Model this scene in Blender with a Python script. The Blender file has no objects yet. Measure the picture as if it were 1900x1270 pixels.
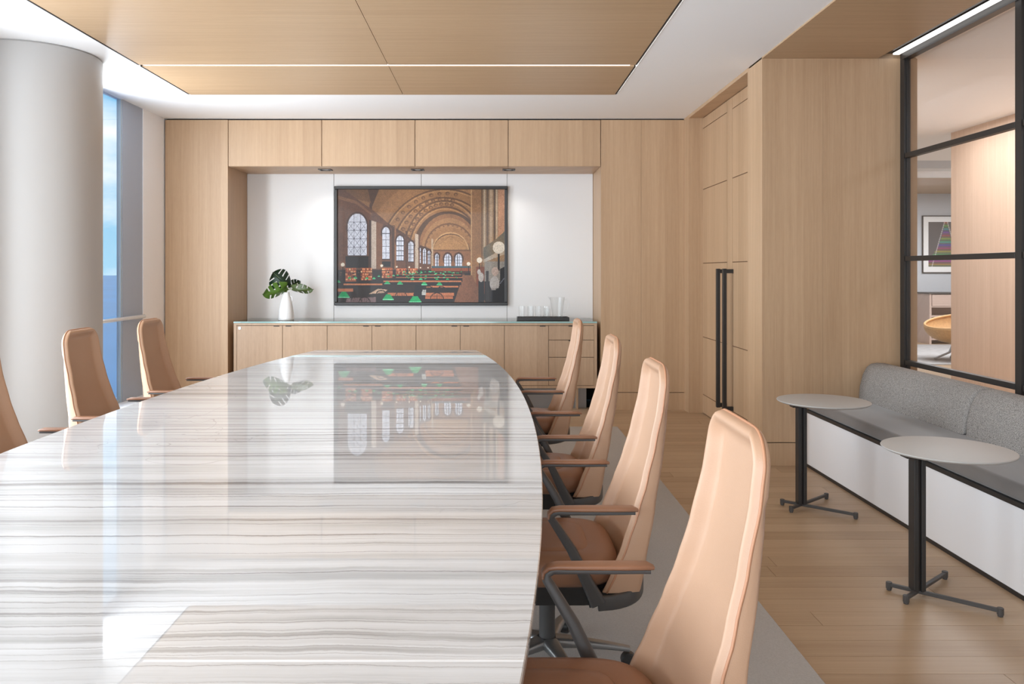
import bpy, bmesh, math, random
import numpy as np
from mathutils import Vector, Matrix
random.seed(7)
SC = bpy.context.scene
COL = SC.collection
PI = math.pi

# ---------------------------------------------------------------- camera, sky, light, exposure
EYE = 1.45
FPX = 1480.0
cam_d = bpy.data.cameras.new('camera')
cam = bpy.data.objects.new('camera', cam_d); COL.objects.link(cam)
cam.location = (0, 0, EYE); cam.rotation_euler = (PI/2, 0, 0)
cam_d.sensor_width = 36.0; cam_d.lens = FPX/1900*36
cam_d.shift_x = (950-913)/1900; cam_d.shift_y = -(635-504)/1900
cam_d.clip_start = 0.02; cam_d.clip_end = 60000
SC.camera = cam
SC.view_settings.view_transform = 'Standard'; SC.view_settings.look = 'None'
SC.view_settings.gamma = 1.0; SC.view_settings.use_curve_mapping = False
SC.view_settings.exposure = 1.15
SC.cycles.max_bounces = 9; SC.cycles.diffuse_bounces = 5; SC.cycles.glossy_bounces = 5
SC.cycles.transparent_max_bounces = 16; SC.cycles.transmission_bounces = 8
SC.cycles.caustics_reflective = False; SC.cycles.caustics_refractive = False
SC.cycles.sample_clamp_indirect = 6.0

def srgb(r, g, b):
    f = lambda c: (c/255/12.92) if c/255 <= 0.04045 else ((c/255+0.055)/1.055)**2.4
    return (f(r), f(g), f(b), 1.0)

# sky: pale at the horizon, bluer above, drifting white cloud
W = bpy.data.worlds.new('sky'); SC.world = W; W.use_nodes = True
nt = W.node_tree; nt.nodes.clear()
def N(t, **k):
    n = nt.nodes.new(t)
    for a, v in k.items(): setattr(n, a, v)
    return n
out = N('ShaderNodeOutputWorld'); bg = N('ShaderNodeBackground'); nt.links.new(bg.outputs[0], out.inputs[0])
tc = N('ShaderNodeTexCoord'); sep = N('ShaderNodeSeparateXYZ'); nt.links.new(tc.outputs['Generated'], sep.inputs[0])
ramp = N('ShaderNodeValToRGB'); nt.links.new(sep.outputs['Z'], ramp.inputs[0])
e = ramp.color_ramp.elements
e[0].position = 0.0; e[0].color = srgb(150, 205, 235)
e[1].position = 0.6; e[1].color = srgb(70, 140, 205)
m_ = e.new(0.12); m_.color = srgb(118, 190, 230)
mp = N('ShaderNodeMapping'); nt.links.new(tc.outputs['Generated'], mp.inputs[0]); mp.inputs['Scale'].default_value = (3.2, 3.2, 9.0)
mp.inputs['Location'].default_value = (0.3, 1.7, 0.55)
nz = N('ShaderNodeTexNoise'); nt.links.new(mp.outputs[0], nz.inputs[0]); nz.inputs['Scale'].default_value = 1.6
nz.inputs['Detail'].default_value = 6; nz.inputs['Roughness'].default_value = 0.55
cr = N('ShaderNodeValToRGB'); nt.links.new(nz.outputs[0], cr.inputs[0])
cr.color_ramp.elements[0].position = 0.46; cr.color_ramp.elements[0].color = (0, 0, 0, 1)
cr.color_ramp.elements[1].position = 0.68; cr.color_ramp.elements[1].color = (1, 1, 1, 1)
mx = N('ShaderNodeMix', data_type='RGBA'); nt.links.new(cr.outputs[0], mx.inputs['Factor'])
nt.links.new(ramp.outputs[0], mx.inputs['A']); mx.inputs['B'].default_value = srgb(236, 246, 252)
nt.links.new(mx.outputs['Result'], bg.inputs[0]); bg.inputs[1].default_value = 0.62

def area(name, loc, rot, sx, sy, power, color=(1, 1, 1), spread=PI):
    l = bpy.data.lights.new(name, 'AREA'); l.shape = 'RECTANGLE'; l.size = sx; l.size_y = sy
    l.energy = power; l.color = color; l.spread = spread
    o = bpy.data.objects.new(name, l); COL.objects.link(o); o.location = loc; o.rotation_euler = rot
    return o
# daylight entering by the window bays beside the viewer, with added fill from the end wall
DAY = (0.88, 0.945, 1.0)
WIN_BAYS = [(-2.35, -0.45), (-0.35, 1.55), (1.65, 3.55), (3.65, 4.95)]
for (a, b), pw_ in zip(WIN_BAYS, (26, 32, 50, 40)):
    area('daylight_lamp', (-3.40, (a+b)/2, 1.62), (0, -PI/2, 0), 2.6, b-a-0.1, pw_, DAY)
area('daylight_lamp', (-3.40, 6.62, 1.65), (0, -PI/2, 0), 2.6, 0.62, 46, DAY)  # lamp added out of sight behind the column to brighten the far corner
area('end_fill_lamp', (-1.55, -2.36, 1.65), (PI/2, 0, 0), 3.1, 2.6, 90, DAY)  # fill lamp added behind the viewer to even out the room

# ---------------------------------------------------------------- materials
def new_mat(name):
    m = bpy.data.materials.new(name); m.use_nodes = True
    return m, m.node_tree, m.node_tree.nodes['Principled BSDF']
def plain(name, col, rough=0.5, metal=0.0, spec=0.5, coat=0.0, bump=0.0, bscale=200, emis=None, es=0.0, var=0.0, vscale=4.0, sheen=0.0):
    m, t, p = new_mat(name)
    p.inputs['Base Color'].default_value = col; p.inputs['Roughness'].default_value = rough
    p.inputs['Metallic'].default_value = metal; p.inputs['Specular IOR Level'].default_value = spec
    p.inputs['Coat Weight'].default_value = coat; p.inputs['Coat Roughness'].default_value = 0.08
    p.inputs['Sheen Weight'].default_value = sheen
    if emis: p.inputs['Emission Color'].default_value = emis; p.inputs['Emission Strength'].default_value = es
    tcn = t.nodes.new('ShaderNodeTexCoord')
    if var > 0:
        n = t.nodes.new('ShaderNodeTexNoise'); n.inputs['Scale'].default_value = vscale; n.inputs['Detail'].default_value = 4
        t.links.new(tcn.outputs['Object'], n.inputs['Vector'])
        h = t.nodes.new('ShaderNodeMix'); h.data_type = 'RGBA'
        h.inputs['A'].default_value = tuple(c*(1-var) for c in col[:3])+(1,)
        h.inputs['B'].default_value = tuple(min(1, c*(1+var)) for c in col[:3])+(1,)
        t.links.new(n.outputs[0], h.inputs['Factor']); t.links.new(h.outputs['Result'], p.inputs['Base Color'])
    if bump > 0:
        n = t.nodes.new('ShaderNodeTexNoise'); n.inputs['Scale'].default_value = bscale; n.inputs['Detail'].default_value = 3
        t.links.new(tcn.outputs['Object'], n.inputs['Vector'])
        b = t.nodes.new('ShaderNodeBump'); b.inputs['Strength'].default_value = bump; b.inputs['Distance'].default_value = 0.002
        t.links.new(n.outputs[0], b.inputs['Height']); t.links.new(b.outputs[0], p.inputs['Normal'])
    return m

def wood(name, light, dark, grain='Z', strip=0.13, rough=0.42, tone=0.35, per_object=0.0, fleck=0.25):
    m, t, p = new_mat(name); L = t.links.new
    nn = lambda ty: t.nodes.new(ty)
    def math_(op, a, b=None, v=None):
        q = nn('ShaderNodeMath'); q.operation = op
        L(a, q.inputs[0]) if not isinstance(a, (int, float)) else setattr(q.inputs[0], 'default_value', a)
        if b is not None:
            L(b, q.inputs[1]) if not isinstance(b, (int, float)) else setattr(q.inputs[1], 'default_value', b)
        return q.outputs[0]
    c = nn('ShaderNodeTexCoord'); s = nn('ShaderNodeSeparateXYZ'); L(c.outputs['Object'], s.inputs[0])
    ax = {'X': 0, 'Y': 1, 'Z': 2}[grain]; o2 = [i for i in range(3) if i != ax]
    across = math_('ADD', s.outputs[o2[0]], s.outputs[o2[1]]); along = s.outputs[ax]
    if per_object:
        oi = nn('ShaderNodeObjectInfo'); along = math_('ADD', along, math_('MULTIPLY', oi.outputs['Random'], 37.0))
    def noise(su, sv, detail, rough_=0.55, off=0.0):
        cv = nn('ShaderNodeCombineXYZ'); L(math_('MULTIPLY', across, su), cv.inputs[0]); L(math_('MULTIPLY', along, sv), cv.inputs[1])
        cv.inputs[2].default_value = off
        z = nn('ShaderNodeTexNoise'); L(cv.outputs[0], z.inputs['Vector']); z.inputs['Scale'].default_value = 1.0
        z.inputs['Detail'].default_value = detail; z.inputs['Roughness'].default_value = rough_
        return z.outputs[0]
    idx = math_('FLOOR', math_('DIVIDE', across, strip))
    wn = nn('ShaderNodeTexWhiteNoise'); wn.noise_dimensions = '1D'; L(idx, wn.inputs['W'])
    g1 = noise(28, 0.6, 5); g2 = noise(150, 2.5, 3, 0.6, 3.1); g3 = noise(70, 16, 2, 0.5, 9.7)
    v = math_('ADD', math_('MULTIPLY', math_('SUBTRACT', g1, 0.5), 1.0), math_('MULTIPLY', math_('SUBTRACT', g2, 0.5), 0.8))
    v = math_('ADD', v, math_('MULTIPLY', math_('SUBTRACT', g3, 0.5), fleck))
    v = math_('ADD', v, math_('MULTIPLY', math_('SUBTRACT', wn.outputs['Value'], 0.5), tone))
    if per_object: v = math_('ADD', v, math_('MULTIPLY', math_('SUBTRACT', oi.outputs['Random'], 0.5), per_object))
    v = math_('ADD', v, 0.5)
    mx = nn('ShaderNodeMix'); mx.data_type = 'RGBA'; L(v, mx.inputs['Factor'])
    mx.inputs['A'].default_value = light; mx.inputs['B'].default_value = dark
    L(mx.outputs['Result'], p.inputs['Base Color']); p.inputs['Roughness'].default_value = rough
    b = nn('ShaderNodeBump'); b.inputs['Strength'].default_value = 0.12; b.inputs['Distance'].default_value = 0.001
    L(g2, b.inputs['Height']); L(b.outputs[0], p.inputs['Normal'])
    return m

def glass_mat(name, tint=(1, 1, 1, 1), refl=0.12, fres=1.45):
    m = bpy.data.materials.new(name); m.use_nodes = True; t = m.node_tree; t.nodes.clear()
    o = t.nodes.new('ShaderNodeOutputMaterial'); mx = t.nodes.new('ShaderNodeMixShader')
    tr = t.nodes.new('ShaderNodeBsdfTransparent'); tr.inputs[0].default_value = tint
    gl = t.nodes.new('ShaderNodeBsdfGlossy'); gl.inputs['Roughness'].default_value = 0.02
    fr = t.nodes.new('ShaderNodeFresnel'); ge = t.nodes.new('ShaderNodeNewGeometry'); mi = t.nodes.new('ShaderNodeMix')
    mi.inputs['A'].default_value = fres; mi.inputs['B'].default_value = 1/fres      # same reflectance from either face of the sheet
    t.links.new(ge.outputs['Backfacing'], mi.inputs['Factor']); t.links.new(mi.outputs[0], fr.inputs[0])
    t.links.new(fr.outputs[0], mx.inputs[0]); t.links.new(tr.outputs[0], mx.inputs[1]); t.links.new(gl.outputs[0], mx.inputs[2])
    t.links.new(mx.outputs[0], o.inputs[0])
    return m

M = {}
M['oak'] = wood('oak_veneer', srgb(199, 167, 134), srgb(173, 141, 109), 'Z', 0.145)
M['oak_ceiling'] = wood('oak_ceiling_veneer', srgb(192, 163, 130), srgb(166, 136, 104), 'X', 0.4, tone=0.12)
M['oak_credenza'] = wood('oak_credenza_veneer', srgb(187, 158, 130), srgb(163, 134, 107), 'Z', 0.235, tone=0.5, fleck=0.5)
M['oak_floor'] = wood('oak_floor_boards', srgb(192, 165, 135), srgb(164, 136, 106), 'X', 7.0, rough=0.38, tone=0.0, per_object=0.55, fleck=0.1)
M['oak_far'] = wood('oak_far_wall', srgb(214, 184, 160), srgb(192, 160, 136), 'Z', 0.3)
M['white'] = plain('white_paint', srgb(240, 240, 240), 0.6)
M['white_wall'] = plain('bright_white_paint', srgb(248, 249, 252), 0.5)
M['ceiling'] = plain('ceiling_paint', srgb(244, 244, 244), 0.7)
M['column'] = plain('column_paint', srgb(174, 171, 168), 0.45)
M['fabric_white'] = plain('white_wall_fabric', srgb(232, 231, 230), 0.9, bump=0.25, bscale=900)
M['black'] = plain('black_metal', srgb(42, 40, 39), 0.4)
M['groove'] = plain('oak_groove', srgb(110, 82, 58), 0.7)
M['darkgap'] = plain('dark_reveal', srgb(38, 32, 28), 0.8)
M['graphite'] = plain('graphite_metal', srgb(70, 68, 67), 0.42, spec=0.5)
M['alu'] = plain('brushed_aluminium', srgb(150, 150, 150), 0.35, metal=0.8)
M['rail'] = plain('satin_rail_metal', srgb(214, 214, 214), 0.4)
M['grey_panel'] = plain('grey_metal_panel', srgb(172, 182, 198), 0.5)
M['frame_grey'] = plain('window_frame_metal', srgb(180, 190, 196), 0.4)
M['leather'] = plain('tan_leather', srgb(184, 148, 121), 0.42, spec=0.5, bump=0.16, bscale=320, var=0.05, vscale=6)
M['leather_dark'] = plain('brown_leather_seat', srgb(142, 101, 76), 0.4, bump=0.15, bscale=320, var=0.05, vscale=6)
M['stitch'] = plain('leather_piping', srgb(178, 128, 96), 0.5)
M['rug'] = plain('grey_rug', srgb(184, 181, 178), 0.95, bump=0.9, bscale=260, var=0.16, vscale=130)
M['seat_grey'] = plain('grey_upholstery', srgb(112, 107, 104), 0.75, var=0.1, vscale=7, sheen=0.3)
M['table_grey'] = plain('pale_grey_laminate', srgb(182, 180, 177), 0.5)
M['lacquer'] = plain('white_lacquer', srgb(236, 236, 238), 0.25, spec=0.5)
M['ceramic'] = plain('white_ceramic', srgb(240, 240, 240), 0.2)
M['lamp'] = plain('led_diffuser', (1, 1, 1, 1), 0.5, emis=(1, 0.98, 0.95, 1), es=0.62)
M['lamp_soft'] = plain('led_strip', (1, 1, 1, 1), 0.5, emis=(1, 0.97, 0.93, 1), es=1.0)
M['lens'] = plain('downlight_lens', srgb(150, 140, 130), 0.2, emis=(1, .95, .88, 1), es=0.12)
M['glass'] = glass_mat('clear_glass')
M['glass_top'] = glass_mat('green_edge_glass', (0.93, 0.97, 0.96, 1))
M['tumbler'] = glass_mat('drinking_glass', (0.985, 0.99, 0.99, 1), fres=1.4)
M['leaf_dark'] = plain('dark_green_leaf', srgb(22, 48, 30), 0.35, var=0.3, vscale=20)
M['leaf_light'] = plain('light_green_leaf', srgb(76, 110, 34), 0.4, var=0.3, vscale=20)
M['leaf_olive'] = plain('olive_green_leaf', srgb(74, 88, 48), 0.4, var=0.3, vscale=20)
M['stem'] = plain('green_stalk', srgb(120, 140, 50), 0.5)
M['bronze'] = plain('dark_bronze', srgb(58, 50, 44), 0.4, metal=0.3)
M['glass_edge'] = plain('teal_glass_edge', srgb(150, 185, 182), 0.1, spec=0.8)
M['far_grey'] = plain('pale_blue_grey_paint', srgb(196, 200, 206), 0.7)
M['rattan'] = plain('woven_rattan', srgb(198, 156, 106), 0.6, bump=0.8, bscale=60, var=0.25, vscale=30)
M['desk'] = wood('limed_oak_desk', srgb(206, 184, 172), srgb(184, 160, 148), 'X', 0.3)
M['sea'] = plain('sea_water', srgb(84, 168, 214), 0.35, var=0.25, vscale=0.002)
M['rug_far'] = plain('patterned_rug', srgb(172, 170, 170), 0.9, var=0.35, vscale=9)
M['pedestal'] = plain('table_pedestal_lacquer', srgb(205, 202, 198), 0.4)
M['mat_white'] = plain('picture_mount', srgb(238, 238, 238), 0.8)
M['water'] = plain('plain_glass_base', srgb(70, 70, 70), 0.15)

# woven tweed
m, t, p = new_mat('grey_tweed')
c = t.nodes.new('ShaderNodeTexCoord')
mpn = t.nodes.new('ShaderNodeMapping'); mpn.inputs['Scale'].default_value = (1, 0.45, 1.0); t.links.new(c.outputs['Object'], mpn.inputs[0])
n1 = t.nodes.new('ShaderNodeTexNoise'); n1.inputs['Scale'].default_value = 420; n1.inputs['Detail'].default_value = 2; t.links.new(mpn.outputs[0], n1.inputs['Vector'])
rp = t.nodes.new('ShaderNodeValToRGB'); t.links.new(n1.outputs[0], rp.inputs[0])
rp.color_ramp.elements[0].position = 0.35; rp.color_ramp.elements[0].color = srgb(96, 93, 91)
rp.color_ramp.elements[1].position = 0.65; rp.color_ramp.elements[1].color = srgb(178, 173, 168)
t.links.new(rp.outputs[0], p.inputs['Base Color']); p.inputs['Roughness'].default_value = 0.9
b = t.nodes.new('ShaderNodeBump'); b.inputs['Strength'].default_value = 0.5; b.inputs['Distance'].default_value = 0.002
t.links.new(n1.outputs[0], b.inputs['Height']); t.links.new(b.outputs[0], p.inputs['Normal']); M['tweed'] = m

# veined marble: thin dark veins and soft grey bands run across the table
m, t, p = new_mat('veined_white_marble'); L = t.links.new
c = t.nodes.new('ShaderNodeTexCoord')
def mnoise(scale, detail, rough, off, dist=0.0):
    q = t.nodes.new('ShaderNodeMapping'); q.inputs['Scale'].default_value = scale; q.inputs['Location'].default_value = off
    L(c.outputs['Object'], q.inputs[0])
    z = t.nodes.new('ShaderNodeTexNoise'); z.inputs['Scale'].default_value = 1; z.inputs['Detail'].default_value = detail
    z.inputs['Roughness'].default_value = rough; z.inputs['Distortion'].default_value = dist; L(q.outputs[0], z.inputs['Vector'])
    return z.outputs[0]
def mm(op, a, b=None):
    q = t.nodes.new('ShaderNodeMath'); q.operation = op; q.use_clamp = False
    for i, v in enumerate((a, b)):
        if v is None: continue
        if isinstance(v, (int, float)): q.inputs[i].default_value = v
        else: L(v, q.inputs[i])
    return q.outputs[0]
def ridge(n, width):      # 1 on the crest of a noise contour, 0 away from it
    d = mm('ABSOLUTE', mm('SUBTRACT', n, 0.5)); q = t.nodes.new('ShaderNodeMapRange'); L(d, q.inputs[0])
    q.inputs[1].default_value = 0.0; q.inputs[2].default_value = width; q.inputs[3].default_value = 1.0; q.inputs[4].default_value = 0.0
    return q.outputs[0]
sx = t.nodes.new('ShaderNodeSeparateXYZ'); L(c.outputs['Object'], sx.inputs[0])
def off(n, k): return mm('MULTIPLY', mm('SUBTRACT', n, 0.5), k)
yw = mm('ADD', sx.outputs[1], off(mnoise((0.45, 0.5, 1), 2, 0.5, (3, 1, 0)), 0.11))
yw = mm('ADD', yw, off(mnoise((2.2, 1.6, 1), 3, 0.5, (8, 5, 0)), 0.035))
yw = mm('ADD', yw, off(mnoise((7.0, 5.0, 1), 7, 0.68, (1, 9, 0)), 0.024))
def lines(k, seed, detail, rough=0.5):
    z = t.nodes.new('ShaderNodeTexNoise'); z.noise_dimensions = '1D'; z.inputs['Scale'].default_value = 1.0
    z.inputs['Detail'].default_value = detail; z.inputs['Roughness'].default_value = rough
    L(mm('ADD', mm('MULTIPLY', yw, k), seed), z.inputs['W']); return z.outputs[0]
def gate(scale, o_, lo, hi):
    g = t.nodes.new('ShaderNodeMapRange'); L(mnoise(scale, 2, 0.5, o_), g.inputs[0]); g.inputs[1].default_value = lo; g.inputs[2].default_value = hi
    return g.outputs[0]
fine = mnoise((0.9, 26, 1), 5, 0.6, (0, 7, 0)); cloud = mnoise((1.3, 2.6, 1), 4, 0.55, (4, 4, 0))
bn = mm('ADD', mm('MULTIPLY', lines(5.0, 3.3, 6, 0.7), 0.42), mm('ADD', mm('MULTIPLY', fine, 0.30), mm('MULTIPLY', cloud, 0.28)))
br = t.nodes.new('ShaderNodeValToRGB'); L(bn, br.inputs[0])
be = br.color_ramp.elements; be[0].position = 0.36; be[0].color = srgb(178, 180, 182); be[1].position = 0.53; be[1].color = srgb(216, 219, 222)
q_ = be.new(0.46); q_.color = srgb(205, 207, 209)
v1 = mm('MULTIPLY', mm('MULTIPLY', ridge(lines(7.5, 21.0, 2), 0.022), gate((0.9, 2.5, 1), (2, 2, 0), 0.32, 0.6)), 0.80)
v2 = mm('MULTIPLY', mm('MULTIPLY', ridge(lines(17.0, 57.0, 2), 0.034), gate((1.1, 4.0, 1), (6, 1, 0), 0.40, 0.66)), 0.50)
v3 = mm('MULTIPLY', ridge(lines(34.0, 91.0, 1), 0.09), mm('MULTIPLY', gate((0.8, 3.0, 1), (9, 3, 0), 0.45, 0.75), 0.2))
v4 = mm('MULTIPLY', ridge(mnoise((0.9, 0.8, 1), 4, 0.5, (17, 9, 0), 0.6), 0.0035), mm('MULTIPLY', gate((1.0, 1.0, 1), (1, 8, 0), 0.48, 0.62), 0.35))
va = mm('MINIMUM', mm('MAXIMUM', mm('MAXIMUM', v1, v2), mm('MAXIMUM', v3, v4)), 1.0)
mx_ = t.nodes.new('ShaderNodeMix'); mx_.data_type = 'RGBA'; L(va, mx_.inputs['Factor']); L(br.outputs[0], mx_.inputs['A'])
mx_.inputs['B'].default_value = srgb(98, 92, 89); L(mx_.outputs['Result'], p.inputs['Base Color'])
p.inputs['Roughness'].default_value = 0.008; p.inputs['IOR'].default_value = 1.62; M['marble'] = m

def attr_mat(name, rough=0.6, coat=0.12):
    m, t, p = new_mat(name); a = t.nodes.new('ShaderNodeAttribute'); a.attribute_name = 'print'
    t.links.new(a.outputs['Color'], p.inputs['Base Color']); p.inputs['Roughness'].default_value = rough
    p.inputs['Coat Weight'].default_value = coat; p.inputs['Coat Roughness'].default_value = 0.03
    return m
M['print'] = attr_mat('printed_photograph')

# ---------------------------------------------------------------- mesh helpers
class MB:
    def __init__(s): s.v = []; s.f = []
    def add(s, vs, fs):
        o = len(s.v); s.v += [tuple(a) for a in vs]; s.f += [tuple(i+o for i in f) for f in fs]; return s
    def box(s, x0, x1, y0, y1, z0, z1):
        vs = [(x, y, z) for z in (z0, z1) for y in (y0, y1) for x in (x0, x1)]
        return s.add(vs, [(0, 2, 3, 1), (4, 5, 7, 6), (0, 1, 5, 4), (1, 3, 7, 5), (3, 2, 6, 7), (2, 0, 4, 6)])
    def prism(s, poly, z0, z1):                     # poly in xy, counter-clockwise
        n = len(poly); vs = [(x, y, z0) for x, y in poly]+[(x, y, z1) for x, y in poly]
        return s.add(vs, [tuple(reversed(range(n))), tuple(range(n, 2*n))]+[(i, (i+1) % n, n+(i+1) % n, n+i) for i in range(n)])
    def loft(s, rings, cap0=True, cap1=True, closed=True):
        n = len(rings[0]); vs = [p for r in rings for p in r]; fs = []
        for k in range(len(rings)-1):
            for i in range(n if closed else n-1):
                j = (i+1) % n; fs.append((k*n+i, k*n+j, (k+1)*n+j, (k+1)*n+i))
        if cap0: fs.append(tuple(reversed(range(n))))
        if cap1: fs.append(tuple(range((len(rings)-1)*n, len(rings)*n)))
        return s.add(vs, fs)
    def lathe(s, prof, n=32, cx=0, cy=0, cap0=True, cap1=True):
        rings = [[(cx+r*math.cos(2*PI*i/n), cy+r*math.sin(2*PI*i/n), z) for i in range(n)] for r, z in prof]
        return s.loft(rings, cap0, cap1)
    def tube(s, pts, r, n=8):
        pts = [Vector(p) for p in pts]; rings = []
        rr = r if isinstance(r, (list, tuple)) else [r]*len(pts)
        up = None
        for i, p in enumerate(pts):
            tg = (pts[min(i+1, len(pts)-1)]-pts[max(i-1, 0)]).normalized()
            if up is None: up = Vector((0, 0, 1)) if abs(tg.z) < 0.9 else Vector((1, 0, 0))
            a = tg.cross(up)
            if a.length < 1e-6: a = tg.orthogonal()
            a.normalize(); b_ = a.cross(tg).normalized(); up = b_
            rings.append([tuple(p+a*rr[i]*math.cos(2*PI*k/n)+b_*rr[i]*math.sin(2*PI*k/n)) for k in range(n)])
        return s.loft(rings)
    def sweep(s, pts, side, sec):                    # sec(i) -> list of (a along side, b along normal)
        pts = [Vector(p) for p in pts]; rings = []
        for i, p in enumerate(pts):
            sd = Vector(side(i) if callable(side) else side).normalized()
            tg = (pts[min(i+1, len(pts)-1)]-pts[max(i-1, 0)]).normalized()
            nr = sd.cross(tg).normalized()
            rings.append([tuple(p+sd*a+nr*b_) for a, b_ in sec(i)])
        return s.loft(rings)
    def build(s, name, mat, parent=None, smooth=False, bevel=0.0, seg=2, kind=None, auto=None, subdiv=0):
        me = bpy.data.meshes.new(name); me.from_pydata(s.v, [], s.f)
        bm = bmesh.new(); bm.from_mesh(me); bmesh.ops.recalc_face_normals(bm, faces=bm.faces); bm.to_mesh(me); bm.free()
        me.materials.append(mat)
        o = bpy.data.objects.new(name, me); COL.objects.link(o)
        if parent: o.parent = parent
        if bevel:
            q = o.modifiers.new('bevel', 'BEVEL'); q.width = bevel; q.segments = seg; q.limit_method = 'ANGLE'; q.angle_limit = 0.7
        if subdiv:
            q = o.modifiers.new('subdivision', 'SUBSURF'); q.levels = subdiv; q.render_levels = subdiv
        if smooth:
            me.polygons.foreach_set('use_smooth', [True]*len(me.polygons))
            if auto: me.set_sharp_from_angle(angle=auto)
        if kind: o['kind'] = kind
        return o
def box(name, x0, x1, y0, y1, z0, z1, mat, parent=None, bevel=0.0, kind=None):
    return MB().box(min(x0, x1), max(x0, x1), min(y0, y1), max(y0, y1), min(z0, z1), max(z0, z1)).build(name, mat, parent, bevel=bevel, kind=kind)
def tag(o, label, cat, group=None):
    o['label'] = label; o['category'] = cat
    if group: o['group'] = group
    return o
def thing(name, label, cat, loc=(0, 0, 0), rz=0.0, group=None):
    o = bpy.data.objects.new(name, None); COL.objects.link(o); o.location = loc; o.rotation_euler = (0, 0, rz)
    o.empty_display_size = 0.1
    return tag(o, label, cat, group)
def group_struct(name):
    o = bpy.data.objects.new(name, None); COL.objects.link(o); o['kind'] = 'structure'; return o
def copy_tree(o, parent=None):
    c = o.copy(); COL.objects.link(c); c.parent = parent
    for ch in o.children: copy_tree(ch, c)
    return c
def rrect(hx, hy, r, n=4):
    pts = []
    for cx, cy, a0 in ((hx-r, hy-r, 0), (-hx+r, hy-r, PI/2), (-hx+r, -hy+r, PI), (hx-r, -hy+r, 1.5*PI)):
        for k in range(n+1): a = a0+PI/2*k/n; pts.append((cx+r*math.cos(a), cy+r*math.sin(a)))
    return pts

# ---------------------------------------------------------------- the room shell
H = 3.05
XW, XD, YB, YN = -3.43, 2.012, 8.34, 8.99        # window wall, door wall, oak wall, niche back
YBLK, XP = 5.945, 3.065                          # oak block front, glass partition
YEND = -2.45

# floor: oak boards run along X, every board in view a piece of its own
fl = box('floor', XW-0.2, 12.5, -2.6, 17.0, -0.12, -0.014, M['darkgap'], kind='structure')
PW = 0.131; rest = MB()
y = -2.5; row = 0
while y < 16.5:
    x = -3.6+random.uniform(-1.4, 0)
    while x < 12.4:
        ln = random.uniform(1.3, 2.1); x1 = x+ln
        a, b_ = max(x, XW-0.18), min(x1, 12.4)
        if b_-a > 0.02:
            vis = (2.6 < y < 8.3 and b_ > 0.55 and a < 2.36)
            if vis: box('plank', a+0.0011, b_-0.0011, y+0.0011, y+PW-0.0011, -0.014, 0.0, M['oak_floor'], fl)
            elif y < 8.4 and a < 3.2 or a > 3.0: rest.box(a+0.0011, b_-0.0011, y+0.0011, y+PW-0.0011, -0.014, 0.0)
        x = x1
    y += PW; row += 1
rest.build('floor_boards', M['oak_floor'], fl, kind='stuff')

# ceiling with a recessed field of oak panels
ce = group_struct('ceiling')
CX0, CX1, CYF = -2.735, 1.130, 7.205
def cbox(x0, x1, y0, y1, z0=H, z1=H+0.14, mat='ceiling', name='plaster_field'): return box(name, x0, x1, y0, y1, z0, z1, M[mat], ce)
cbox(XW-0.07, CX0, YEND-0.1, 9.1); cbox(CX1, XD, YEND-0.1, 9.1); cbox(CX0, CX1, CYF, 9.1); cbox(CX0, CX1, YEND-0.1, -1.5)
box('reveal_backing', CX0-0.05, CX1+0.05, -1.55, CYF+0.05, H+0.14, H+0.16, M['darkgap'], ce)
slots = [6.18]
ys = [CYF-0.004]+slots+[-1.48]
seam = -0.803
for k in range(len(ys)-1):
    yt = ys[k]-(0.0 if k == 0 else 0.024); yb = ys[k+1]+0.024
    for (a, b_) in ((CX0+0.014, seam-0.002), (seam+0.002, CX1-0.024)):
        pn = box('ceiling_panel', a, b_, yb, yt, H-0.004, H+0.03, M['oak_ceiling'], ce)
for ya_, yb_ in zip(ys[:-1], ys[1:]): box('reveal_shade_strip', CX0, CX0+0.013, yb_+0.024, ya_-0.024, H-0.006, H+0.03, M['darkgap'], ce); box('reveal_shade_strip', CX1-0.024, CX1-0.012, yb_+0.024, ya_-0.024, H-0.006, H+0.03, M['darkgap'], ce)  # dark strips put in for the shade of the reveals
box('roof_slab', XD-0.05, XP+0.2, YEND-0.1, 9.1, H+0.12, H+0.17, M['white'], ce); box('soffit_return', 2.85, 3.17, YBLK+0.02, 6.282, H-0.012, H+0.12, M['oak'], ce)
# linear lights between the panels
for k, ysl in enumerate(slots):
    t_ = thing('linear_ceiling_light', 'slim white linear light glowing between the oak ceiling panels above the table', 'ceiling light', (0, ysl, H))
    MB().box(CX0+0.03, CX1-0.06, -0.022, 0.022, 0.022, 0.05).build('housing', M['white'], t_)
    MB().box(CX0+0.03, CX1-0.06, -0.021, 0.021, 0.001, 0.022).build('diffuser', M['lamp'], t_)
# led strip in the reveal along the door side of the panel field
t_ = thing('reveal_light_strip', 'thin white light strip in the ceiling reveal on the door side of the oak panels', 'light strip', (CX1-0.006, 0, H))
MB().box(-0.005, 0.005, -1.4, CYF-0.03, 0.012, 0.03).build('diffuser', M['lamp_soft'], t_)
# oak soffit above the bench
box('soffit_panel', XD, 2.87, YEND, YBLK+0.3, H-0.012, H+0.1, M['oak_ceiling'], ce)
box('soffit_track', 2.87, XP+0.03, YEND, YBLK+0.02, H+0.03, H+0.12, M['bronze'], ce)
t_ = thing('linear_track_light', 'white linear light in the dark track along the head of the glass partition', 'ceiling light', (3.0, 0, H))
MB().box(-0.022, 0.022, YEND+0.1, YBLK-0.02, 0.010, 0.022).build('diffuser', M['lamp_soft'], t_)
MB().box(-0.026, 0.026, YEND+0.1, YBLK-0.02, 0.022, 0.032).build('housing', M['black'], t_)

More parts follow.
